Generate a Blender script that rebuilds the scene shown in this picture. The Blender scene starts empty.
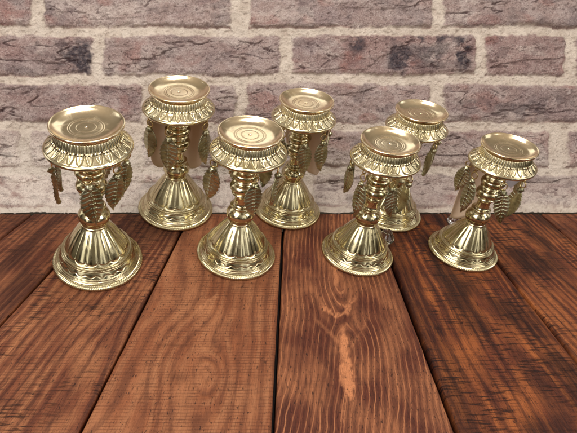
import bpy, math, random
import numpy as np

random.seed(4)
U = 0.05                                  # one drawing unit is 5 cm
F_PX, CX, CY, PITCH, CAM_H = 555.65, 153.17, 216.5, math.radians(38.2), 10.0
CP, SP = math.cos(PITCH), math.sin(PITCH)
S = bpy.context.scene
COL = S.collection

# ------------------------------------------------------------------ helpers
def link(name, verts, faces, mat, parent=None, smooth=True, attrs=None, scale=U):
    me = bpy.data.meshes.new(name)
    v = np.asarray(verts, dtype=np.float64) * scale
    me.from_pydata(v.tolist() if len(v) < 4000 else v, [], faces)
    me.update()
    if smooth:
        me.polygons.foreach_set('use_smooth', np.ones(len(me.polygons), dtype=bool))
    for k, a in (attrs or {}).items():
        at = me.attributes.new(k, 'FLOAT', 'POINT')
        at.data.foreach_set('value', np.asarray(a, dtype=np.float32).ravel())
    me.materials.append(mat)
    o = bpy.data.objects.new(name, me)
    COL.objects.link(o)
    if parent is not None:
        o.parent = parent
    return o

def grid_faces(nr, nc, wrap=False):
    r = np.arange(nr - 1)[:, None]
    c = np.arange(nc if wrap else nc - 1)[None, :]
    a = r * nc + c
    b = r * nc + (c + 1) % nc
    return np.stack([a, b, b + nc, a + nc], -1).reshape(-1, 4)

def empty(name, loc, label, cat, group=None, rz=0.0, scale=1.0):
    o = bpy.data.objects.new(name, None)
    COL.objects.link(o)
    o.location = [c * U for c in loc]
    o.rotation_euler = (0, 0, rz)
    o.scale = (scale,) * 3
    o.empty_display_size = 0.02
    o['label'] = label
    o['category'] = cat
    if group:
        o['group'] = group
    return o

def hash2(ix, iy, seed):
    h = (ix.astype(np.int64) * 374761393 + iy.astype(np.int64) * 668265263 + seed * 974634777) & 0xFFFFFFFF
    h = ((h ^ (h >> 13)) * 1274126177) & 0xFFFFFFFF
    h = h ^ (h >> 16)
    return (h & 0xFFFF) / 65535.0

def vnoise(x, y, seed=0):
    ix, iy = np.floor(x), np.floor(y)
    fx, fy = x - ix, y - iy
    fx = fx * fx * fx * (fx * (fx * 6 - 15) + 10)
    fy = fy * fy * fy * (fy * (fy * 6 - 15) + 10)
    a, b = hash2(ix, iy, seed), hash2(ix + 1, iy, seed)
    c, d = hash2(ix, iy + 1, seed), hash2(ix + 1, iy + 1, seed)
    return (a + (b - a) * fx) * (1 - fy) + (c + (d - c) * fx) * fy

def fbm(x, y, seed=0, octv=4):
    t, amp, tot = 0, 1.0, 0
    for k in range(octv):
        t = t + amp * vnoise(x + 17.3 * k, y - 9.1 * k, seed + k)
        tot += amp
        x, y, amp = x * 2.03, y * 2.03, amp * 0.5
    return t / tot

def sstep(a, b, x):
    t = np.clip((x - a) / (b - a), 0, 1)
    return t * t * (3 - 2 * t)

def ray(x, y):
    u = (x - CX) / F_PX
    w = -(y - CY) / F_PX
    return u, CP + w * SP, -SP + w * CP

def ground(x, y):
    dx, dy, dz = ray(x, y)
    t = -CAM_H / dz
    return dx * t, dy * t

def img_y(Y):
    return CY - F_PX * (Y * SP - CAM_H * CP) / (Y * CP + CAM_H * SP)

# ------------------------------------------------------------------ node helper
class N:
    def __init__(self, name):
        self.m = bpy.data.materials.new(name)
        self.m.use_nodes = True
        self.t = self.m.node_tree
        self.b = self.t.nodes['Principled BSDF']
    def n(self, kind, **kw):
        x = self.t.nodes.new(kind)
        for k, v in kw.items():
            setattr(x, k, v)
        return x
    def put(self, sock, v):
        if isinstance(v, bpy.types.NodeSocket):
            self.t.links.new(v, sock)
        elif v is not None:
            if hasattr(sock.default_value, '__len__') and not hasattr(v, '__len__'):
                v = (v, v, v)
            if hasattr(sock.default_value, '__len__') and len(sock.default_value) == 4 and len(v) == 3:
                v = (*v, 1)
            sock.default_value = v
    def math(self, op, a, b=None, c=None, clamp=False):
        x = self.n('ShaderNodeMath', operation=op, use_clamp=clamp)
        for i, v in enumerate((a, b, c)):
            self.put(x.inputs[i], v)
        return x.outputs[0]
    def mix(self, f, a, b, mode='MIX'):
        x = self.n('ShaderNodeMix', data_type='RGBA', blend_type=mode)
        self.put(x.inputs[0], f); self.put(x.inputs[6], a); self.put(x.inputs[7], b)
        return x.outputs[2]
    def ramp(self, v, lo, hi, a=0.0, b=1.0):
        x = self.n('ShaderNodeMapRange', interpolation_type='SMOOTHSTEP')
        self.put(x.inputs[0], v)
        for i, q in zip((1, 2, 3, 4), (lo, hi, a, b)):
            x.inputs[i].default_value = q
        return x.outputs[0]
    def attr(self, name):
        return self.n('ShaderNodeAttribute', attribute_name=name).outputs['Fac']
    def noise(self, vec, scale, detail=3, rough=.55, dist=0.0):
        x = self.n('ShaderNodeTexNoise')
        self.put(x.inputs['Vector'], vec)
        x.inputs['Scale'].default_value = scale
        x.inputs['Detail'].default_value = detail
        x.inputs['Roughness'].default_value = rough
        x.inputs['Distortion'].default_value = dist
        return x.outputs['Fac']
    def comb(self, x, y, z=0.0):
        c = self.n('ShaderNodeCombineXYZ')
        self.put(c.inputs[0], x); self.put(c.inputs[1], y); self.put(c.inputs[2], z)
        return c.outputs[0]
    def bump(self, h, strength, dist):
        x = self.n('ShaderNodeBump')
        x.inputs['Strength'].default_value = strength
        x.inputs['Distance'].default_value = dist
        self.put(x.inputs['Height'], h)
        self.put(self.b.inputs['Normal'], x.outputs[0])
    def obj(self):
        return self.n('ShaderNodeTexCoord').outputs['Object']

# ------------------------------------------------------------------ materials
def brass(name, lo, hi, r0, r1, bump=.08, scale=60, groove_tint=(.20, .15, .07)):
    k = N(name)
    off = k.n('ShaderNodeObjectInfo').outputs['Random']
    add = k.n('ShaderNodeVectorMath', operation='ADD')
    k.put(add.inputs[0], k.obj())
    k.put(add.inputs[1], k.comb(k.math('MULTIPLY', off, 3.1), k.math('MULTIPLY', off, 7.7), off))
    p = add.outputs[0]
    n1 = k.noise(p, scale, 4, .6)
    n2 = k.noise(p, scale * 9, 3, .6)
    n3 = k.noise(p, scale * .45, 3, .6)
    c = k.mix(k.ramp(n3, .35, .7), hi, lo)
    c = k.mix(k.math('MULTIPLY', k.attr('groove'), .75), c, groove_tint)  # darker tint mixed in by groove depth
    c = k.mix(k.math('MULTIPLY', k.ramp(n1, .56, .72), .35), c, tuple(.6 * q for q in lo))
    k.put(k.b.inputs['Base Color'], c)
    k.b.inputs['Metallic'].default_value = 1
    smear = k.ramp(k.noise(p, scale * .8, 2, .5, 1.5), .5, .68, 0, .10)
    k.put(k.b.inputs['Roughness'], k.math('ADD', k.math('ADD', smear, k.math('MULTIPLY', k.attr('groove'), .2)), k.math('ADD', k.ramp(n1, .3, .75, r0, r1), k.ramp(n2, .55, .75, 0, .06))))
    k.bump(k.math('ADD', n1, k.math('MULTIPLY', n2, .3)), bump, .0012)
    return k.m

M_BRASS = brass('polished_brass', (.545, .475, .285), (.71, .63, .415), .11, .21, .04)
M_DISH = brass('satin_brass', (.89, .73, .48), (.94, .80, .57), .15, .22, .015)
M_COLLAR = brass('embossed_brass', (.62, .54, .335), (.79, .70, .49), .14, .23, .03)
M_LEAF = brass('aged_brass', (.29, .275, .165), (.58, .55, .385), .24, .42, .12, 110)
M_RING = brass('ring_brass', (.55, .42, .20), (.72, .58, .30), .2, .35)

def paper(name, c1, c2):
    k = N(name)
    p = k.obj()
    n1 = k.noise(p, 25, 3)
    k.put(k.b.inputs['Base Color'], k.mix(n1, c1, c2))
    k.b.inputs['Roughness'].default_value = .45
    k.bump(k.noise(p, 300, 3), .1, .0004)
    return k.m
M_REMNANT = paper('peach_remnant', (.82, .62, .47), (.88, .70, .55))  # for the added sheets that stand in for leftover backdrop
M_TAG = paper('lilac_paper', (.62, .60, .72), (.74, .72, .80))

k = N('clear_glass')
k.b.inputs['Base Color'].default_value = (.93, .97, 1, 1)
k.b.inputs['Transmission Weight'].default_value = 1
k.put(k.b.inputs['Roughness'], k.ramp(k.noise(k.obj(), 90, 2), .4, .7, .0, .06))
k.b.inputs['IOR'].default_value = 1.5
M_GLASS = k.m

# brick and mortar
k = N('old_brick_and_mortar')
p = k.obj()
brick, tone, stain, wash, red, crev_shade = (k.attr(a) for a in ('brick', 'tone', 'stain', 'wash', 'red', 'crevice_shade'))
g1 = k.noise(p, 190, 4, .7)
g2 = k.noise(p, 40, 4, .6)
g3 = k.noise(p, 480, 3, .7)
g4 = k.noise(p, 16, 3, .6)
b1 = k.mix(tone, (.265, .180, .172), (.40, .30, .272))
b1 = k.mix(k.ramp(g2, .38, .66, 0, .75), b1, (.44, .352, .332))
b1 = k.mix(k.ramp(g4, .5, .75, 0, .5), b1, (.215, .155, .165))
b1 = k.mix(k.math('MULTIPLY', red, k.ramp(g2, .3, .6, .4, 1)), b1, (.30, .125, .105))
b1 = k.mix(k.math('MULTIPLY', wash, k.ramp(g1, .25, .6, .4, 1)), b1, (.72, .63, .57))
b1 = k.mix(k.math('MULTIPLY', stain, k.ramp(g1, .3, .6, .55, 1)), b1, (.055, .045, .055))
b1 = k.mix(k.math('MULTIPLY', crev_shade, k.ramp(g2, .3, .65, .35, .95)), b1, (.075, .032, .036))
m1 = k.mix(k.ramp(g2, .3, .7), (.53, .44, .37), (.68, .585, .505))
m1 = k.mix(k.math('MULTIPLY', wash, .5), m1, (.66, .60, .55))
m1 = k.mix(k.math('MULTIPLY', crev_shade, .7), m1, (.24, .13, .12))
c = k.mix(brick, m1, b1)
c = k.mix(k.math('MULTIPLY', k.ramp(g3, .5, .72, 0, .62), k.math('MULTIPLY_ADD', brick, .6, .4)), c, (.09, .062, .068))
c = k.mix(k.math('MULTIPLY', k.ramp(g3, .28, .47, .5, 0), k.math('SUBTRACT', 1.0, k.math('MULTIPLY', stain, .85), clamp=True)), c, (.66, .59, .56))
k.put(k.b.inputs['Base Color'], c)
k.b.inputs['Roughness'].default_value = .93
k.b.inputs['Specular IOR Level'].default_value = .2
k.bump(k.math('ADD', g1, k.math('MULTIPLY', g3, .9)), .95, .0026)
M_BRICK = k.m

def wood_mat(name, base, light, dark, lines_pale, lines_dark, saw_reg, saw_irr, seed, pl=(.35, .95), black=(.012, .006, .006)):
    k = N(name)
    u, v, f, pale, stain_shade = (k.attr(a) for a in ('across', 'along', 'grain', 'pale', 'stain_shade'))
    us = k.math('ADD', u, seed * 13.7)
    vs = k.math('ADD', v, seed * 7.1)
    def nz(su, sv, detail=3, rough=.6, z=0.0):
        return k.noise(k.comb(k.math('MULTIPLY', us, su), k.math('MULTIPLY', vs, sv), z), 1.0, detail, rough)
    wob = nz(5, 1.2, 3)
    s = k.math('SINE', k.math('ADD', k.math('MULTIPLY', f, 6.2832), k.math('MULTIPLY', wob, 2.2)))
    patchy = nz(1.6, .8, 2, .5, 3.1)
    fibre = nz(46, 2.2, 4, .65, 1.3)
    fibre2 = nz(14, .7, 4, .6, 5.3)
    grit = nz(40, 40, 3, .7, 2.0)
    c = k.mix(k.ramp(fibre2, .3, .72), base, tuple(.55 * a + .45 * b for a, b in zip(base, dark)))
    c = k.mix(k.ramp(patchy, .35, .7, 0, .55), c, light)
    # pale early wood lines and dark late wood lines
    c = k.mix(k.math('MULTIPLY', k.ramp(s, *pl), k.math('MULTIPLY', k.math('MULTIPLY', k.ramp(fibre2, .2, .6, .4, 1), k.ramp(nz(1.9, .55, 3, .6, 12.7), .36, .62, .15, 1)), lines_pale)), c, light)
    c = k.mix(k.math('MULTIPLY', k.ramp(s, -.3, -.95), k.math('MULTIPLY', k.ramp(wob, .3, .65, .3, 1), lines_dark)), c, dark)
    c = k.mix(k.ramp(fibre, .52, .74, 0, .75), c, dark)
    c = k.mix(k.math('MULTIPLY', pale, k.ramp(grit, .3, .55, .65, 1)), c, tuple(min(1, x * 1.22) for x in light))
    # saw marks: an even comb on some boards, torn dark dashes on others
    wav = k.math('ADD', k.math('MULTIPLY', v, 84.0), k.math('MULTIPLY', nz(.7, 2, 3), 5.0))
    comb = k.ramp(k.math('SINE', wav), .25, .85)
    combm = k.math('MULTIPLY', comb, k.math('MULTIPLY', k.ramp(nz(2.5, 1.0, 3, .6, 9.0), .30, .60), k.ramp(nz(6, 9, 2, .6, 13.3), .3, .6, .25, 1)))
    c = k.mix(k.math('MULTIPLY', combm, saw_reg), c, dark)
    dash = nz(2.4, 23, 4, .65, 7.7)
    dashm = k.math('MULTIPLY', k.ramp(dash, .52, .62), k.ramp(nz(.9, .8, 3, .55, 4.4), .34, .58))
    c = k.mix(k.math('MULTIPLY', dashm, saw_irr), c, black)
    fine = k.ramp(nz(7, 42, 2, .6, 6.1), .6, .72)
    c = k.mix(k.math('MULTIPLY', fine, .22), c, dark)
    c = k.mix(k.math('MULTIPLY', stain_shade, k.ramp(fibre2, .25, .6, .6, 1)), c, tuple(x * .55 for x in dark))
    pits = k.ramp(nz(34, 9, 2, .6, 8.8), .62, .70)
    c = k.mix(k.math('MULTIPLY', pits, .8), c, black)
    hair = nz(120, 4.5, 3, .65, 11.2)
    c = k.mix(k.ramp(hair, .50, .66, 0, .45), c, dark)
    c = k.mix(k.ramp(hair, .30, .44, .2, 0), c, light)
    k.put(k.b.inputs['Base Color'], c)
    k.put(k.b.inputs['Roughness'], k.ramp(fibre, .3, .7, .42, .66))
    k.b.inputs['Specular IOR Level'].default_value = .2
    h = k.math('ADD', k.math('MULTIPLY', s, .35), k.math('SUBTRACT', k.math('MULTIPLY', fibre, -.9),
               k.math('ADD', k.math('MULTIPLY', combm, .5 * saw_reg), k.math('MULTIPLY', dashm, .8 * saw_irr))))
    k.bump(k.math('SUBTRACT', h, k.math('MULTIPLY', hair, .7)), .7, .0011)
    return k.m

k = N('gap_shadow_black')
k.put(k.b.inputs['Base Color'], k.mix(k.noise(k.obj(), 60, 3), (.006, .004, .004), (.015, .01, .01)))  # near-black colour stands in for shadow in the gaps
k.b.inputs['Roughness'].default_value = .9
M_UNDERLAY = k.m

# ------------------------------------------------------------------ the plank table
table = empty('plank_table', (3.5, 8, 0), 'reddish brown wooden plank table with black seams under the brass stands', 'table')
VPX, VPY = 294.0, 8.0
SL = [-2.95, -2.5, -2.07, -1.66, -1.275, -.93, -.505, -.05, .385, .807, 1.2, 1.62, 2.05]
Y_BACK = ground(0, 213.0)[1]
Y_FRONT = ground(0, 540)[1]
LOOK = {  # base, light, dark, pale lines, dark lines, comb, torn, seed
    3: ((.165, .048, .022), (.38, .140, .060), (.045, .013, .009), .5, .6, .25, .5),
    4: ((.165, .050, .024), (.40, .150, .064), (.045, .013, .009), .5, .6, .25, .6),
    5: ((.215, .066, .030), (.48, .200, .088), (.050, .014, .010), .6, .7, .4, .9),
    6: ((.290, .098, .042), (.44, .190, .088), (.105, .034, .018), .5, .6, .62, .2),
    7: ((.125, .034, .019), (.47, .185, .082), (.040, .012, .009), .85, .5, .1, .1),
    8: ((.150, .038, .017), (.46, .140, .038), (.026, .008, .007), .6, .7, .2, .9),
    9: ((.175, .048, .021), (.46, .150, .046), (.026, .009, .008), .55, .7, .25, .9),
}
order = [5, 3, 4, 3, 4, 5, 6, 7, 8, 9, 8, 9]
order = [4, 5, 3, 4, 3, 5, 6, 7, 8, 9, 8, 9]
# slots: SL[k]..SL[k+1]
slot_look = {0: 4, 1: 5, 2: 3, 3: 4, 4: 4, 5: 5, 6: 6, 7: 7, 8: 8, 9: 9, 10: 3, 11: 8}
for sl in range(len(SL) - 1):
    nc, nr = 90, 300
    t0, t1 = SL[sl], SL[sl + 1]
    uu = np.concatenate([[0, .004, .012, .024], np.linspace(.04, .96, nc - 8), [.976, .988, .996, 1]])
    Y = np.linspace(Y_BACK - .03, Y_FRONT, nr)
    yi = img_y(Y)
    T = t0 + (t1 - t0) * uu
    TT, YI = np.meshgrid(T, yi)
    PX = VPX + TT * (YI - VPY)
    GX, GY = ground(PX, YI)
    wid = np.abs(GX[:, -1] - GX[:, 0])
    gap = .055 + .012 * (sl % 3) + (.035 if sl in (7, 8) else 0)
    # inset so that a real gap is left between boards
    rel = np.linspace(0, 1, nc)[None] * 0 + uu[None]
    rng_edge = fbm(GY * 2.0, GY * 0 + sl * 3.3, 50 + sl, 3) - .5
    GX = GX[:, :1] + (gap / 2 + .012 * rng_edge[:, :1]) + (GX[:, -1:] - GX[:, :1] - gap) * rel
    across = (rel - .5) * 2.9 + 0 * GY
    along = GY
    d_edge = np.minimum(rel, 1 - rel) * 2.9
    Z = -.04 * np.clip(1 - d_edge / .05, 0, 1) ** 2 + .018 * (fbm(across * 1.2, along * .4, 60 + sl, 3) - .5)
    Z = Z - .012
    warp = fbm(across * .5 + 5, along * .16, 70 + sl, 3) - .5
    pale = np.zeros_like(GX)
    stain_shade = np.zeros_like(GX)
    if sl == 7:      # cathedral board
        cx = 341 + 7 * np.sin(YI / 46.0)
        ua = (PX - cx) / (YI - VPY) * 6.6
        w = .34 * np.exp(-((YI - 316) / 26.0) ** 2) + .16 * np.exp(-((YI - 262) / 20.0) ** 2)
        fine_w = fbm(PX * .05, YI * .03, 82, 3) - .5
        grain = np.sqrt(ua ** 2 + w ** 2) * 8.2 + warp * .9 + fine_w * .8 + .20 * np.sin(YI / 21 + 2 * np.sign(ua)) * np.exp(-np.abs(ua) * 1.5)
        jag = (fbm(PX * .22, YI * .13, 81, 3) - .5)
        jb = fbm(PX * .5, YI * .22, 84, 3) - .5
        mid_ = np.interp(YI, [240, 290, 330, 345, 370, 400, 433], [331, 336, 343, 345, 348, 350, 351]) + 5 * (fbm(YI * .05, YI * 0, 85, 2) - .5)
        hw = np.interp(YI, [318, 332, 345, 358, 366, 378, 392, 402, 412], [2, 3, 5, 5, 7, 8, 5, 1.5, -3]) * (1 + 1.3 * jag) + 3.5 * jb
        pale = sstep(-.5, 2.2, hw - np.abs(PX - mid_)) * sstep(322, 334, YI)
        hw2 = np.interp(YI, [236, 250, 268, 284, 290], [1, 4, 5, 3, -3]) * (1 + 2 * jag) + 4 * jb
        pale = np.maximum(pale, .75 * sstep(0, 2.5, hw2 - np.abs(PX - mid_)))
        ea = np.hypot((PX - 337) / 20, (YI - 280) / 35) + .30 * jb
        pale = np.maximum(pale, .85 * sstep(.10 + .1 * jag, .0, np.abs(ea - 1)) * sstep(285, 310, YI))
        ly = np.interp(YI, [300, 318, 346], [306, 314, 343]); ry = np.interp(YI, [300, 324, 350], [372, 366, 349])
        arm = np.minimum(np.abs(PX - ly), np.abs(PX - ry) + 1) + 5 * jb
        pale = np.maximum(pale, .32 * sstep(3.2, .8, arm) * sstep(306, 326, YI) * (YI < 352))
    elif sl == 6:    # knotty light board
        dx, dy = (PX - 207) / 1.0, (YI - 372) / 1.0
        e = np.sqrt((dx / 15) ** 2 + (dy / np.where(dy > 0, 26, 17)) ** 2)
        knot = np.exp(-(e / 2.4) ** 2)
        base_f = across * 3.2 + warp * 4.5
        grain = base_f * (1 - knot) + e * 1.7 * (knot + .15)
        e2 = np.sqrt(((PX - 176) / 9) ** 2 + ((YI - 377) / 5) ** 2)
        stain_shade = .55 * np.exp(-(e2 ** 2)) + .5 * sstep(.1, .02, np.abs(YI - 345 + (PX - 170) * -.03) / 14) * sstep(150, 165, PX) * sstep(196, 180, PX)
        jag = fbm(PX * .2, YI * .1, 83, 3) - .5
        pale = .55 * sstep(0, 3, np.interp(YI, [290, 300, 310, 318], [0, 9, 7, 0]) * (1 + 2 * jag) - np.abs(PX - 212 + (YI - 300) * .8))
        pale = np.maximum(pale, .35 * np.exp(-(((PX - 207) / 10) ** 2 + ((YI - 374) / 12) ** 2)))
    elif sl in (8, 9):
        cc = np.sqrt((across - .3) ** 2 + (.25 * (along - 12.6)) ** 2 * (along > 11.2) + .2)
        grain = cc * 5.5 + warp * 5.0
        stain_shade = .85 * sstep(.52, .72, fbm(across * .9 + 2, along * .55, 91 + sl, 3))
        if sl == 8:
            stain_shade = np.maximum(stain_shade, .6 * sstep(-.75, -1.25, across))
    else:
        grain = across * 4.2 + warp * 5.5
        stain_shade = .7 * sstep(.52, .74, fbm(across * .8 + 2, along * .5, 95 + sl, 3))
        if sl == 5:
            stain_shade = np.maximum(stain_shade, .65 * sstep(262, 225, YI))  # painted shade, deeper towards the back of this board
    # dark band near the wall, vignette shade painted into the boards with a noisy outline
    stain_shade = np.maximum(stain_shade, .55 * sstep(12.2, 13.2, along + 1.3 * (fbm(GX * .7, along * .7, 40, 3) - .5)) * (1 if sl not in (6,) else .7))
    verts = np.stack([GX, GY, Z], -1).reshape(-1, 3)
    faces = grid_faces(nr, nc)
    # skirts (sides and ends) down to the underside
    ring = np.concatenate([np.arange(nc), np.arange(1, nr) * nc + nc - 1,
                           (nr - 1) * nc + np.arange(nc - 2, -1, -1), np.arange(nr - 2, 0, -1) * nc])
    low = verts[ring].copy(); low[:, 2] = -.42
    nb = len(verts)
    m = len(ring)
    i = np.arange(m)
    j = (i + 1) % m
    sk = np.stack([ring[i], nb + i, nb + j, ring[j]], -1)
    fl = faces[:, ::-1].tolist() + sk[:, ::-1].tolist() + [list(range(nb, nb + m))]
    allv = np.concatenate([verts, low])
    ext = lambda a: np.concatenate([a.ravel(), a.reshape(-1)[ring]])
    L = LOOK[slot_look[sl]]
    mat = wood_mat('stained_wood', *L, sl, (.72, .97) if sl == 7 else (.35, .95))
    link('plank', allv, fl, mat, table, True,
         {'across': ext(across), 'along': ext(along), 'grain': ext(grain), 'pale': ext(pale), 'stain_shade': ext(np.clip(stain_shade, 0, 1))})
table_loc = np.array([3.5, 8, 0])
for o in table.children:
    o.location = [-c * U for c in table_loc]
# batten under the boards, added near-black so the gaps look shadowed
def box(a, b):
    v = [(x, y, z) for x in (a[0], b[0]) for y in (a[1], b[1]) for z in (a[2], b[2])]
    f = [(0, 1, 3, 2), (4, 6, 7, 5), (0, 4, 5, 1), (2, 3, 7, 6), (0, 2, 6, 4), (1, 5, 7, 3)]
    return v, f
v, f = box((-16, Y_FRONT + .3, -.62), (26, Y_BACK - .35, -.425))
o = link('gap_underlay', v, f, M_UNDERLAY, table, False)
o.location = [-c * U for c in table_loc]

# ------------------------------------------------------------------ brick wall with its brick ledge
Y_FOLD = 185.0
BR = []
def course(y0, y1, spans, tones):
    spans = [(-470, spans[0][0] - 10)] + list(spans) + [(spans[-1][1] + 10, spans[-1][1] + 190), (spans[-1][1] + 200, 1300)]
    tones = [(.55, .1, 0)] + list(tones) + [(.3, .2, .1), (.6, 0, 0)]
    for (a, b), t in zip(spans, tones):
        BR.append((a, y0, b, y1, *t))
# (tone, red, stain amount)
course(-114, -76, [(-180, 0), (10, 190), (201, 330), (341, 520), (531, 700)], [(.5, 0, 0), (.3, .3, 0), (.6, 0, 0), (.4, .1, 0), (.6, 0, 0)])
course(-66, -28, [(-230, -95), (-84, 60), (73, 250), (262, 380), (392, 575), (588, 760)], [(.4, 0, 0)] * 6)
course(-19, 27, [(-250, -62), (-50, 31), (45, 231), (249, 432), (443, 640), (652, 800)], [(.5, 0, 0), (.5, .75, .1), (.75, 0, 0), (.6, 0, 0), (.6, 0, .1), (.5, 0, 0)])
course(36, 75, [(-120, 93), (103, 281), (292, 475), (484, 565), (574, 720)], [(.2, .3, 1), (.45, 0, .25), (.3, .35, 1), (.25, .25, 0), (.2, .2, .3)])
course(84, 122, [(-60, 142), (154, 236), (246, 431), (444, 640), (652, 800)], [(.1, .25, 0), (.5, 0, 0), (.5, 0, 0), (.35, .05, .55), (.4, 0, 0)])
course(131, 166, [(-240, -110), (-98, 20), (31, 129), (142, 230), (243, 404), (417, 549), (566, 760)], [(.6, 0, 0), (.6, 0, 0), (.7, 0, 0), (.6, 0, 0), (.6, 0, 0), (.35, 0, .1), (.2, 0, .2)])
course(174, 206, [(-260, -72), (-60, 110), (121, 300), (312, 396), (408, 590), (602, 790)], [(.8, 0, 0), (.8, .0, 0), (.8, 0, 0), (.7, 0, 0), (.4, 0, .15), (.4, 0, .2)])
xs = np.concatenate([np.arange(-330, -12, 1.8), np.arange(-12, 590, .62), np.arange(590, 930, 1.8)])
ys = np.concatenate([np.arange(-112, -8, 1.8), np.arange(-8, 0, .8), np.arange(0, 180, .56), np.arange(180, 190, .5), np.arange(190, 212.6, .55)])
X, Yp = np.meshgrid(xs, ys)
wx = X + 6 * (fbm(X * .045, Yp * .06, 1, 4) - .5) + 3.0 * (fbm(X * .2, Yp * .2, 2, 3) - .5)
wy = Yp + 5 * (fbm(X * .03, Yp * .05, 3, 4) - .5) + 3.0 * (fbm(X * .18, Yp * .2, 4, 3) - .5)
sd = np.full(X.shape, -99.0)
tone = np.zeros(X.shape); red = np.zeros(X.shape); stn = np.zeros(X.shape); bid = np.zeros(X.shape)
for n_, (a, y0, b, y1, t, r_, s_) in enumerate(BR):
    rr = 5.0
    qx = np.abs(wx - (a + b) / 2) - ((b - a) / 2 - rr)
    qy = np.abs(wy - (y0 + y1) / 2) - ((y1 - y0) / 2 - rr)
    d = -(np.hypot(np.maximum(qx, 0), np.maximum(qy, 0)) + np.minimum(np.maximum(qx, qy), 0) - rr)
    d = d - .5
    sel = d > sd
    sd = np.where(sel, d, sd)
    tone = np.where(sel, t, tone); red = np.where(sel, r_, red); stn = np.where(sel, s_, stn); bid = np.where(sel, n_ * 7.7, bid)
brickm = sstep(-1.6, 1.6, sd + 2.6 * (fbm(X * .33, Yp * .33, 22, 3) - .5))
h = sstep(-2.5, 4.0, sd) * .085
big = fbm(X * .022 + bid, Yp * .05, 5, 4)
mid = fbm(X * .07 + bid, Yp * .12 + bid, 6, 4)
fin = fbm(X * .35, Yp * .35, 7, 3)
h += brickm * ((big - .5) * .085 + (mid - .5) * .06) + (fin - .5) * .038
h += (1 - brickm) * (fbm(X * .09, Yp * .14, 8, 4) - .5) * .08
# creases and torn folds in the clay
rg = .8 * np.abs(fbm(X * .018 + bid * 1.7 + .35 * Yp * .05, Yp * .075 + bid, 9, 4) - .5)
rg2 = np.abs(fbm(X * .045 - bid, Yp * .11 - X * .02 + bid, 10, 3) - .5)
msk = sstep(.42, .62, fbm(X * .012 + bid, Yp * .03, 11, 3))
crack = (sstep(.022, .004, rg) * sstep(.36, .6, fbm(X * .02 - bid, Yp * .04, 12, 2)) + .8 * sstep(.016, .003, rg2) * msk) * sstep(2, 6, sd)
crack = np.clip(crack, 0, 1)
h -= crack * .055
step_ = sstep(-.02, .02, fbm(X * .018 + bid * 1.7 + .0175 * Yp, Yp * .075 + bid, 9, 4) - .5)
h += brickm * (step_ - .5) * .035
pits = sstep(.66, .76, fbm(X * .28, Yp * .28, 13, 2))
h -= pits * .03
# shadow line painted below each brick, with a shallow groove
crev_shade = sstep(2.6, .2, np.abs(sd + .2)) * sstep(.35, .6, fbm(X * .03, Yp * .05, 14, 3))
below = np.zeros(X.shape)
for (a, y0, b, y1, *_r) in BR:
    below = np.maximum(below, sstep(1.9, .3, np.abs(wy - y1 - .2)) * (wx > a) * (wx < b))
crev_shade = np.clip(below * sstep(.3, .62, fbm(X * .025, Yp * .09, 15, 3)) * .95 + crack * .85 + pits * .2, 0, 1)
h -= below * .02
def blob(cx, cy, rx, ry, e=1.0):
    q = ((X - cx) / rx) ** 2 + ((Yp - cy) / ry) ** 2
    return np.exp(-q ** 1.3) * e
stain = brickm * stn * np.clip(
    blob(72, 56, 17, 20) * 1.1 + blob(87, 60, 8, 18) + blob(35, 43, 10, 8, .5) + blob(20, 70, 22, 5, .5)
    + blob(356, 45, 9, 10, 1.2) + blob(398, 60, 11, 18, 1.3) + blob(430, 56, 30, 20, .75) + blob(462, 55, 8, 18, 1.3) + blob(425, 39, 40, 4, .8)
    + blob(497, 108, 34, 9, 1.0) + blob(530, 112, 20, 12, 1.1) + blob(556, 100, 16, 9, .9) + blob(470, 102, 20, 4, .8)
    + blob(210, 60, 14, 9, .9) + blob(215, 20, 8, 5), 0, 1.2)
stain *= sstep(.38, .62, fbm(X * .10, Yp * .12, 16, 4) + .06)
stain = np.maximum(stain, brickm * .35 * sstep(.60, .74, fbm(X * .05 + bid, Yp * .09, 17, 4)))
wash = np.clip(sstep(118, 176, Yp) * (.36 + .64 * sstep(430, 130, X)) + .3 * blob(60, 150, 90, 25)
               + .30 * sstep(.55, .7, fbm(X * .03, Yp * .06, 18, 4)), 0, .95) * sstep(.15, .42, fbm(X * .06, Yp * .1, 19, 4))
red = red * sstep(.35, .65, fbm(X * .03 + bid, Yp * .06, 20, 3)) + .5 * brickm * sstep(.62, .78, fbm(X * .035 - bid, Yp * .05, 21, 3))
# surface: leaning wall square to the view above the fold, flat brick ledge in front of it
dx, dy, dz = ray(X, Yp)
DW = CAM_H / (SP + (Y_FOLD - CY) / F_PX * CP) if False else None
_d = ray(CX, Y_FOLD)
yf = _d[1] * (CAM_H + .10) / -_d[2]
DW = yf * CP + (CAM_H + .10) * SP                        # depth of the fold along the view axis
tw = DW
tg = -(CAM_H + .10) / dz
isw = Yp <= Y_FOLD
t = np.where(isw, tw, tg)
P = np.stack([dx * t, dy * t, CAM_H + dz * t], -1)
zz = np.where(isw, P[..., 2] , -.10)
P[..., 2] = zz
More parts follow.
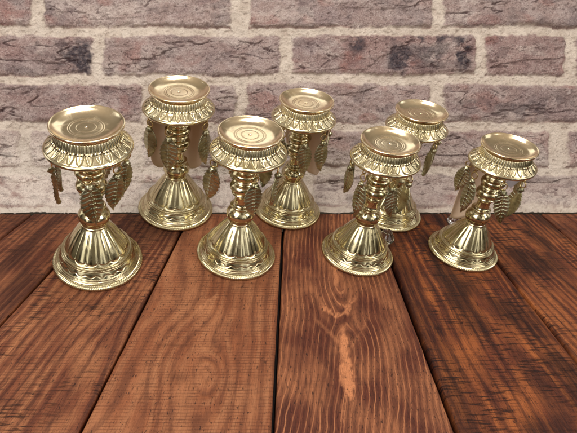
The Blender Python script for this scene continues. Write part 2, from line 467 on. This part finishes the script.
# keep wall and ledge meeting: drop the wall by the ledge level smoothly
kf = sstep(Y_FOLD - 6, Y_FOLD + 4, Yp)[..., None]
nrm = np.array([0, -CP, SP]) * (1 - kf) + np.array([0, 0, 1.0]) * kf
nrm /= np.linalg.norm(nrm, axis=-1, keepdims=True)
lift = np.where(isw, h, np.minimum(h, .088))
P = P + nrm * lift[..., None]
verts = P.reshape(-1, 3)
nr, nc = X.shape
front = grid_faces(nr, nc)[:, ::-1]
ring = np.concatenate([np.arange(nc), np.arange(1, nr) * nc + nc - 1,
                       (nr - 1) * nc + np.arange(nc - 2, -1, -1), np.arange(nr - 2, 0, -1) * nc])
low = verts[ring] + np.array([0, 2.2, -1.6])
nb, m = len(verts), len(ring)
i = np.arange(m); j = (i + 1) % m
sk = np.stack([ring[i], ring[j], nb + j, nb + i], -1)
wl = np.array([3.5, yf, 0])
allv = np.concatenate([verts, low]) - wl
ext = lambda a: np.concatenate([a.ravel(), a.reshape(-1)[ring]])
wall = link('brick_wall', allv, front.tolist() + sk.tolist(), M_BRICK, None, True,
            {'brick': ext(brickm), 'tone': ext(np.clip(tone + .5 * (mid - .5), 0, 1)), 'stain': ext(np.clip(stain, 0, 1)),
             'wash': ext(wash), 'red': ext(np.clip(red, 0, 1)), 'crevice_shade': ext(crev_shade)})
wall.location = [c * U for c in wl]
wall['label'] = 'weathered mauve brick wall with beige mortar joints behind the stands'
wall['category'] = 'wall'

# ------------------------------------------------------------------ candle stand
def chaikin(pts, it=2):
    p = np.array(pts, float)
    for _ in range(it):
        q = np.empty((2 * len(p) - 2 + 2, 2))
        q[0], q[-1] = p[0], p[-1]
        q[1:-1:2] = .75 * p[:-1] + .25 * p[1:]
        q[2:-1:2] = .25 * p[:-1] + .75 * p[1:]
        p = q
    return p

def resample(p, n):
    d = np.concatenate([[0], np.cumsum(np.hypot(*np.diff(p, axis=0).T))])
    s = np.linspace(0, d[-1], n)
    return np.stack([np.interp(s, d, p[:, 0]), np.interp(s, d, p[:, 1])], -1)

def lathe(name, pts, seg, rows, mat, parent, disp=None, it=2):
    p = chaikin(pts, it)
    if rows:
        p = resample(p, rows)
    th = np.linspace(0, 2 * np.pi, seg, endpoint=False)
    R, TH = np.meshgrid(p[:, 0], th, indexing='ij')
    Z = np.repeat(p[:, 1][:, None], seg, 1)
    # normals of the profile
    tg = np.gradient(p, axis=0)
    nr_ = np.stack([tg[:, 1], -tg[:, 0]], -1)
    nr_ /= np.linalg.norm(nr_, axis=1, keepdims=True) + 1e-9
    if disp is not None:
        dd = disp(TH, Z, R)
        R = R + dd * nr_[:, 0][:, None]
        Z = Z + dd * nr_[:, 1][:, None]
    v = np.stack([R * np.cos(TH), R * np.sin(TH), Z], -1).reshape(-1, 3)
    f = grid_faces(len(p), seg, True)
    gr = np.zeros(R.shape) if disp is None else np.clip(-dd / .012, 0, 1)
    return link(name, v, f.tolist(), mat, parent, True, {'groove': gr})

def cell(th, n):
    return (th * n / (2 * np.pi)) % 1.0 - .5

def d_foot(th, z, r):
    a = np.abs(cell(th, 16))
    zone = sstep(.47, .56, z) * sstep(1.14, 1.0, z)
    out = zone * (.011 * np.clip(1 - (a / .5) ** 2, 0, 1) ** .6 - .005)
    arch = np.abs(z - (.555 - .075 * np.sqrt(np.clip(1 - (2 * a) ** 2, 0, 1))))
    out -= .007 * sstep(.020, .004, arch)
    for zc, am, wd in ((.425, .020, .013), (.375, .011, .009), (.196, .013, .008), (.160, .011, .007), (1.165, .010, .010)):
        out += am * np.exp(-((z - zc) / wd) ** 2) * (r < .97)
    out -= .010 * np.exp(-((z - .398) / .008) ** 2)
    wv = np.abs(z - (.272 + .022 * np.sin(22 * th)))
    out -= .006 * sstep(.018, .003, wv) * sstep(.205, .225, z) * sstep(.34, .32, z)
    return out

def d_rim(th, z, r):
    return .0035 * np.sin(130 * th + r * 50) * sstep(.895, .92, r)

def d_collar(th, z, r):
    v = (z - 3.245) / (3.590 - 3.245)
    a = cell(th, 26)
    # flutes above
    fl = np.abs(cell(th, 62))
    top = sstep(.34, .44, v) * sstep(1.02, .9, v)
    out = top * (.022 * np.sqrt(np.clip(1 - (fl / .5) ** 2, 0, 1)) - .012)
    # pointed petals below
    vv = np.clip((v + .02) / .44, 0, 1)
    edge = .46 * np.sqrt(np.clip(vv, 0, 1)) 
    d = np.abs(np.abs(a) - edge)
    low = sstep(-.04, -.01, v) * sstep(.5, .42, v)
    out += low * (-.016 * sstep(.085, .02, d) + .009 * sstep(0, .12, edge - np.abs(a)))
    out -= low * .014 * sstep(.05, .01, np.abs(a)) * (np.abs(a) < edge)
    '''
    zz_ = np.abs(v - (.0 + .045 * np.abs(cell(th, 52)) * 2))
    out -= .010 * sstep(.03, .008, zz_) * (v > -.06)
    '''
    return out

def d_dish(th, z, r):
    out = 0 * r
    for q in (.19, .30, .345):
        out = out - .0035 * sstep(.016, .004, np.abs(r - q)) * (z > 3.606)
    return out

FOOT = [(.02, .004), (.88, .004), (.905, .03), (.905, .10), (.925, .122), (.915, .140), (.895, .150), (.885, .172), (.872, .180), (.865, .198), (.850, .206), (.835, .235), (.810, .285),
        (.785, .335), (.772, .352), (.775, .368), (.765, .385), (.752, .395), (.757, .412), (.748, .432), (.722, .438),
        (.700, .465), (.645, .575), (.585, .685), (.525, .79), (.462, .89), (.400, .985), (.342, 1.075), (.298, 1.14), (.282, 1.175), (.275, 1.20), (.275, 1.215)]
RIM = [(.905, .02), (.985, .0), (1.0, .012), (1.0, .05), (.985, .078), (.955, .098), (.925, .112), (.90, .118), (.897, .10)]
STEM = [(.20, 1.19), (.262, 1.195), (.275, 1.215), (.315, 1.25), (.345, 1.32), (.352, 1.39), (.335, 1.46), (.285, 1.53), (.225, 1.575), (.205, 1.60), (.235, 1.612),
        (.245, 1.635), (.235, 1.66), (.185, 1.675), (.162, 1.73), (.155, 1.83), (.165, 1.93), (.195, 1.985), (.235, 2.0), (.245, 2.025), (.232, 2.05), (.215, 2.065),
        (.255, 2.10), (.292, 2.16), (.298, 2.22), (.27, 2.285), (.215, 2.325), (.195, 2.35), (.205, 2.37), (.25, 2.385), (.255, 2.41), (.235, 2.43), (.225, 2.45),
        (.27, 2.49), (.295, 2.55), (.285, 2.615), (.235, 2.665), (.21, 2.69), (.25, 2.705), (.262, 2.735), (.24, 2.76), (.225, 2.80), (.235, 2.86), (.27, 2.90),
        (.28, 2.93), (.265, 2.96), (.245, 2.985), (.25, 3.04), (.30, 3.09), (.34, 3.128), (.34, 3.14)]
COLLAR = [(0.307, 3.118), (0.615, 3.122), (0.805, 3.128), (0.846, 3.138), (0.866, 3.165), (0.867, 3.195), (0.851, 3.222), (0.820, 3.232), (0.815, 3.245), (0.794, 3.262),
          (0.753, 3.30), (0.695, 3.35), (0.662, 3.41), (0.640, 3.48), (0.622, 3.53), (0.600, 3.580), (0.550, 3.588), (0.450, 3.590)]
DISH = [(.40, 3.575), (.48, 3.585), (.57, 3.612), (.64, 3.640), (.690, 3.652), (.711, 3.662), (.719, 3.690), (.712, 3.718), (.692, 3.722), (.668, 3.708),
        (.64, 3.684), (.60, 3.658), (.55, 3.637), (.50, 3.623), (.45, 3.615), (.40, 3.611), (.35, 3.610), (.28, 3.610), (.2, 3.610), (.10, 3.610), (.03, 3.610), (.02, 3.600), (.004, 3.597)]

def torus_vf(R, r, n=28, m=10, sx=1.0, sz=1.0, gapped=False):
    a = np.linspace(0, 2 * np.pi, n, endpoint=False)[:, None]
    b = np.linspace(0, 2 * np.pi, m, endpoint=False)[None]
    x = (R + r * np.cos(b)) * np.cos(a) * sx
    z = (R + r * np.cos(b)) * np.sin(a) * sz
    y = r * np.sin(b) + 0 * a
    v = np.stack([x, y, z], -1).reshape(-1, 3)
    f = []
    for i in range(n):
        for j in range(m):
            f.append((i * m + j, i * m + (j + 1) % m, ((i + 1) % n) * m + (j + 1) % m, ((i + 1) % n) * m + j))
    return v, f

def ball_vf(c, r, n=14, m=9, petals=0):
    v, f = [], []
    for i in range(m + 1):
        t = math.pi * i / m
        for j in range(n):
            a = 2 * math.pi * j / n
            q = r * (1 + (.18 * math.cos(petals * a) if petals else 0))
            v.append((c[0] + q * math.sin(t) * math.cos(a), c[1] + q * .8 * math.cos(t), c[2] + q * math.sin(t) * math.sin(a)))
    for i in range(m):
        for j in range(n):
            f.append((i * n + j, i * n + (j + 1) % n, (i + 1) * n + (j + 1) % n, (i + 1) * n + j))
    return np.array(v), f

def leaf_vf(L=.88, W=.235, top=-.50, bend=.10):
    # solid cast leaf with midrib, side veins and a toothed outline; hangs down -Z, faces -Y
    nu, nv = 33, 81
    V, Fc = [], []
    for side in (0, 1):
        for i in range(nv):
            s = i / (nv - 1)
            w = W * (math.sin(math.pi * min(1, s * .86 + .10)) ** .75) * (1 - .25 * s)
            w *= 1 + .20 * ((s * 8.0) % 1.0 - .5)
            if s > .97: w *= .35
            for j in range(nu):
                u = j / (nu - 1) * 2 - 1
                x = u * w
                z = top - s * L - .055 * (1 - abs(u)) * (1 - s) + .05 * abs(u)
                rib = .036 * math.exp(-(u / .10) ** 2)
                ph = (s * 8.0 - abs(u) * 1.7) % 1.0
                vein = .020 * math.exp(-((ph - .5) / .17) ** 2) * (1 - .5 * abs(u))
                y = bend * (s - .3) ** 2 * 2 - .05 * (1 - u * u) * .6 + .03 * math.sin(s * 5)
                th_ = .012 + rib + vein
                y += -th_ * (1 - .75 * u ** 4) if side == 0 else .014
                V.append((x, y, z))
    n1 = nu * nv
    for side in (0, 1):
        o_ = side * n1
        for i in range(nv - 1):
            for j in range(nu - 1):
                q = (o_ + i * nu + j, o_ + i * nu + j + 1, o_ + (i + 1) * nu + j + 1, o_ + (i + 1) * nu + j)
                Fc.append(q if side else q[::-1])
    rg_ = [j for j in range(nu)] + [i * nu + nu - 1 for i in range(1, nv)] + [(nv - 1) * nu + j for j in range(nu - 2, -1, -1)] + [i * nu for i in range(nv - 2, 0, -1)]
    for a, b in zip(rg_, rg_[1:] + rg_[:1]):
        Fc.append((a, b, n1 + b, n1 + a))
    return np.array(V), Fc

def join(*vf):
    V, Fc, n = [], [], 0
    for v, f in vf:
        V.append(np.asarray(v)); Fc += [tuple(q + n for q in x) for x in f]; n += len(v)
    return np.concatenate(V), Fc

GROUP = 'brass candle stands hung with leaf charms'
# X, Y, log scale, charms (angle from the viewer, twist, swing), label, extra
STANDS = [
    (-1.468, 10.863, .108, [(-80, 4, 4), (-118, 40, 0), (-6, 20, -4), (46, -30, 6), (84, -60, 5), (160, 0, 0)],
     'largest brass candle stand at the front left, nearest the thin charm seen edge on', None),
    (.657, 13.118, .039, [(-62, 20, 5), (-16, 5, 0), (58, -10, -3), (118, 0, 0), (-120, 0, 0), (175, 0, 0)],
     'brass candle stand with peach backdrop sleeve, behind and just right of the largest stand', (-88, 88, 1.18)),
    (2.208, 11.106, .013, [(-72, 50, 6), (-108, 20, 0), (16, 12, -3), (74, 8, 2), (140, 10, 0), (-160, 0, 0)],
     'front brass candle stand left of the middle seam, its round foot on the lightest plank', None),
    (3.935, 13.041, -.037, [(-38, 20, 0), (8, 15, -8), (52, -15, -5), (96, 10, 0), (-110, 10, 0), (170, 0, 0)],
     'brass candle stand against the wall with peach backdrop sleeve, behind the middle seam', (-10, 100, 1.42)),
    (6.879, 12.862, -.099, [(58, 60, 0), (-20, 10, 4), (-75, 20, 0), (112, 0, 0), (170, 0, 0), (-130, 0, 0)],
     'brass candle stand mostly hidden behind another, only its dish and foot edge clear', None),
    (5.456, 11.122, -.057, [(-80, 30, 8), (-104, 30, 0), (-30, -5, -4), (24, 25, -10), (72, 60, 0), (150, 0, 0)],
     'brass candle stand right of the middle seam, hiding most of the stand behind it', None),
    (8.328, 11.219, -.117, [(-80, 60, 6), (-42, 10, -4), (16, 10, -14), (66, 80, 0), (118, 0, 0), (-140, 0, 0)],
     'rightmost brass candle stand, leaning to the picture edge, with peach backdrop sleeve and lilac tag', (-105, 20, 1.0)),
]
proto = None
pend_proto = None

def dup(o, parent):
    c = o.copy(); COL.objects.link(c); c.parent = parent
    return c

def place_charm(ch, ph, tw, sw):
    a = math.radians(ph)
    R = .74
    ch.location = (R * math.sin(a) * U, -R * math.cos(a) * U, 3.135 * U)
    ch.scale = [random.uniform(.90, 1.06) for _ in range(3)]
    ch.rotation_euler = (math.radians(sw * .6), math.radians(sw), a + math.radians(tw))

for i, (sx, sy, ls, charms, label, remnant) in enumerate(STANDS):
    psi = math.atan2(-sx, sy)
    root = empty('candle_stand', (sx, sy, 0), label, 'candle stand', GROUP, psi, math.exp(ls))
    wx_ = (1.07, 1.06, 1.03, 1.0, .985, .975, .965)[i]
    root.scale = (math.exp(ls) * wx_, math.exp(ls) * wx_, math.exp(ls) * (.985 if i == 0 else .992))
    if proto is None:
        proto = root
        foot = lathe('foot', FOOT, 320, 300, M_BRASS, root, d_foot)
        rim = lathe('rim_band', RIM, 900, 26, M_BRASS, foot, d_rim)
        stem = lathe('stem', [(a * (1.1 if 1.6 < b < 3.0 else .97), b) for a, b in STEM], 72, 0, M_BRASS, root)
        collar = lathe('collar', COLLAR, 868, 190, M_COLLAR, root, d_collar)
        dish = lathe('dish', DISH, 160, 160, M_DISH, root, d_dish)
        parts = [(foot, [rim]), (stem, []), (collar, []), (dish, [])]
        v, f = leaf_vf()
        v2, f2 = ball_vf((0, -.02, -.42), .085, petals=6)
        v3, f3 = ball_vf((0, -.09, -.42), .035)
        pend_proto = link('leaf_charm', *join((v, f), (v2, f2), (v3, f3)), M_LEAF, root)
        v, f = torus_vf(.092, .015, 28, 10)
        v = v + np.array([0, 0, -.245])
        v2, f2 = torus_vf(.065, .018, 22, 8)
        v2 = v2[:, [1, 0, 2]] + np.array([0, 0, -.06])
        pend_ring = link('ring', *join((v, f), (v2, f2)), M_RING, pend_proto)
        first = True
    else:
        for o, subs in parts:
            c = dup(o, root)
            for s_ in subs:
                dup(s_, c)
        first = False
    for n_, (ph, tw, sw) in enumerate(charms):
        if first and n_ == 0:
            ch = pend_proto
        else:
            ch = dup(pend_proto, root)
            dup(pend_ring, ch)
        place_charm(ch, ph, tw, sw)
        if i == 0 and n_ == 0:
            ch.scale = (.32, .9, 1.0)
    if remnant:
        a0, a1, zb = remnant
        # added curved sheet standing in for a leftover patch of backdrop, inside the ring of charms, behind the stem (runs round the far side)
        lo, hi = (a1, a0 + 360) if False else (a0, a1)
        if i == 1:
            angs = np.radians(np.linspace(96, 264, 60))
        elif i == 3:
            angs = np.radians(np.linspace(72, 215, 60))
        else:
            angs = np.radians(np.linspace(175, 275, 60))
        nz_ = 24
        V = []
        for lay in (0, 1):
            for kz in range(nz_):
                for q, a in enumerate(angs):
                    e = min(q, len(angs) - 1 - q) / 16.0
                    bot = zb + .12 - .40 * math.sin(math.pi * q / (len(angs) - 1)) + .75 * (1 - min(1, e)) ** 2.5
                    zt = 3.115
                    z = zt + (bot - zt) * kz / (nz_ - 1)
                    rr = .75 - .018 * lay + .01 * math.sin(a * 9 + z)
                    rr *= .94 + .06 * (z - zb) / (zt - zb)
                    V.append((rr * math.sin(a), -rr * math.cos(a), z))
        na = len(angs)
        g = grid_faces(nz_, na)
        Fc = g.tolist() + (g[:, ::-1] + nz_ * na).tolist()
        rgn = list(range(na)) + [r_ * na + na - 1 for r_ in range(1, nz_)] + [(nz_ - 1) * na + q for q in range(na - 2, -1, -1)] + [r_ * na for r_ in range(nz_ - 2, 0, -1)]
        for a, b in zip(rgn, rgn[1:] + rgn[:1]):
            Fc.append((b, a, nz_ * na + a, nz_ * na + b))
        link('backdrop_remnant', V, Fc, M_REMNANT, root)
    if i == 6:
        v, f = box((-.11, -.006, -.36), (.11, .006, 0))
        tg_ = link('tag', v, f, M_TAG, root, False)
        tg_.location = (.52 * U, .30 * U, 2.75 * U)
        tg_.rotation_euler = (0, math.radians(25), .2)

# ------------------------------------------------------------------ two small glass drops on the boards
def gem(name, px, py, r, h_, label):
    gx, gy = ground(px, py)
    n = 10
    prof = [(0.001, 0), (.55, 0), (1, .38), (.92, .58), (.5, 1.0), (0.001, 1.06)]
    V = [(r * a * math.cos(2 * math.pi * (j + .5 * (q % 2)) / n), r * a * math.sin(2 * math.pi * (j + .5 * (q % 2)) / n), h_ * b) for q, (a, b) in enumerate(prof) for j in range(n)]
    Fc = grid_faces(len(prof), n, True).tolist()
    o = link(name, V, Fc, M_GLASS, None, False)
    o.location = (gx * U, gy * U, .004 * U)
    o.rotation_euler = (0, 0, .4)
    o['label'] = label; o['category'] = 'glass drop'; o['group'] = 'clear faceted glass drops on the table'
gem('glass_drop', 384, 243, .23, .42, 'larger clear faceted glass drop beside the overlapping pair of stands')
gem('glass_drop', 452, 224, .17, .30, 'smaller clear glass drop behind the rightmost stand')

# ------------------------------------------------------------------ light
w = bpy.data.worlds.new('World'); S.world = w; w.use_nodes = True
nt = w.node_tree
bg = nt.nodes['Background']
def wn(kind, **kw):
    x = nt.nodes.new(kind)
    for a, b in kw.items(): setattr(x, a, b)
    return x
def wm(op, a, b=None, c=None):
    x = wn('ShaderNodeMath', operation=op)
    for q, v in enumerate((a, b, c)):
        if isinstance(v, bpy.types.NodeSocket): nt.links.new(v, x.inputs[q])
        elif v is not None: x.inputs[q].default_value = v
    return x.outputs[0]
tc = wn('ShaderNodeTexCoord')
sep = wn('ShaderNodeSeparateXYZ'); nt.links.new(tc.outputs['Generated'], sep.inputs[0])
ramp = wn('ShaderNodeValToRGB')
zz01 = wm('MULTIPLY_ADD', sep.outputs[2], .5, .5)
nt.links.new(zz01, ramp.inputs[0])
cr = ramp.color_ramp
cr.elements[0].position = 0; cr.elements[0].color = (.05, .035, .025, 1)
cr.elements[1].position = 1; cr.elements[1].color = (.95, .78, .60, 1)
for pos, c in ((.45, (.10, .08, .055, 1)), (.55, (.27, .23, .17, 1)), (.70, (.36, .31, .24, 1)), (.85, (.62, .53, .43, 1))):
    e = cr.elements.new(pos); e.color = c
# made-up room added for bright and dark stripes in the brass: ceiling, floor, window and dark bands
az = wm('ARCTAN2', sep.outputs[0], sep.outputs[1])
bright_bands = wm('MULTIPLY', wm('GREATER_THAN', wm('SINE', wm('MULTIPLY_ADD', az, 5.0, .6)), .45),
         wm('MULTIPLY', wm('GREATER_THAN', sep.outputs[2], .05), wm('LESS_THAN', sep.outputs[2], .62)))
dark = wm('MULTIPLY', wm('GREATER_THAN', wm('SINE', wm('MULTIPLY_ADD', az, 9.0, 2.1)), .55), wm('LESS_THAN', sep.outputs[2], .34))
mx = wn('ShaderNodeMix', data_type='RGBA'); nt.links.new(bright_bands, mx.inputs[0]); nt.links.new(ramp.outputs[0], mx.inputs[6]); mx.inputs[7].default_value = (2.6, 2.5, 2.3, 1)
mx2 = wn('ShaderNodeMix', data_type='RGBA'); nt.links.new(dark, mx2.inputs[0]); nt.links.new(mx.outputs[2], mx2.inputs[6]); mx2.inputs[7].default_value = (.05, .04, .028, 1)
nt.links.new(mx2.outputs[2], bg.inputs[0])
bg.inputs[1].default_value = .55

def area(name, loc, target, size, size_y, power, col):
    l = bpy.data.lights.new(name, 'AREA'); l.shape = 'RECTANGLE'; l.size = size; l.size_y = size_y
    l.energy = power; l.color = col
    o = bpy.data.objects.new(name, l); COL.objects.link(o)
    o.location = loc
    from mathutils import Vector
    o.rotation_euler = (Vector(target) - Vector(loc)).to_track_quat('-Z', 'Y').to_euler()
    return o
area('overhead_lamp', (.10, .72, 1.55), (.2, .60, 0), .75, .50, 12.8, (1, .97, .92))
area('window_lamp', (-.75, -.25, 1.15), (.2, .6, .1), .9, 1.1, 14.5, (1, .96, .9))
area('side_lamp', (1.25, -.10, .95), (.2, .6, .1), .5, .8, 7, (1, .95, .88))

# ------------------------------------------------------------------ camera
cam = bpy.data.cameras.new('camera')
cam.sensor_width = 36
cam.lens = 36 * F_PX / 577.0
cam.shift_x = (288.5 - CX) / 577.0
cam.clip_start = .01; cam.clip_end = 50
co = bpy.data.objects.new('camera', cam); COL.objects.link(co)
co.location = (0, 0, CAM_H * U)
co.rotation_euler = (math.pi / 2 - PITCH, 0, 0)
S.camera = co
vs = S.view_settings
vs.view_transform = 'Standard'; vs.look = 'None'; vs.exposure = 0; vs.gamma = 1
S.cycles.use_denoising = True
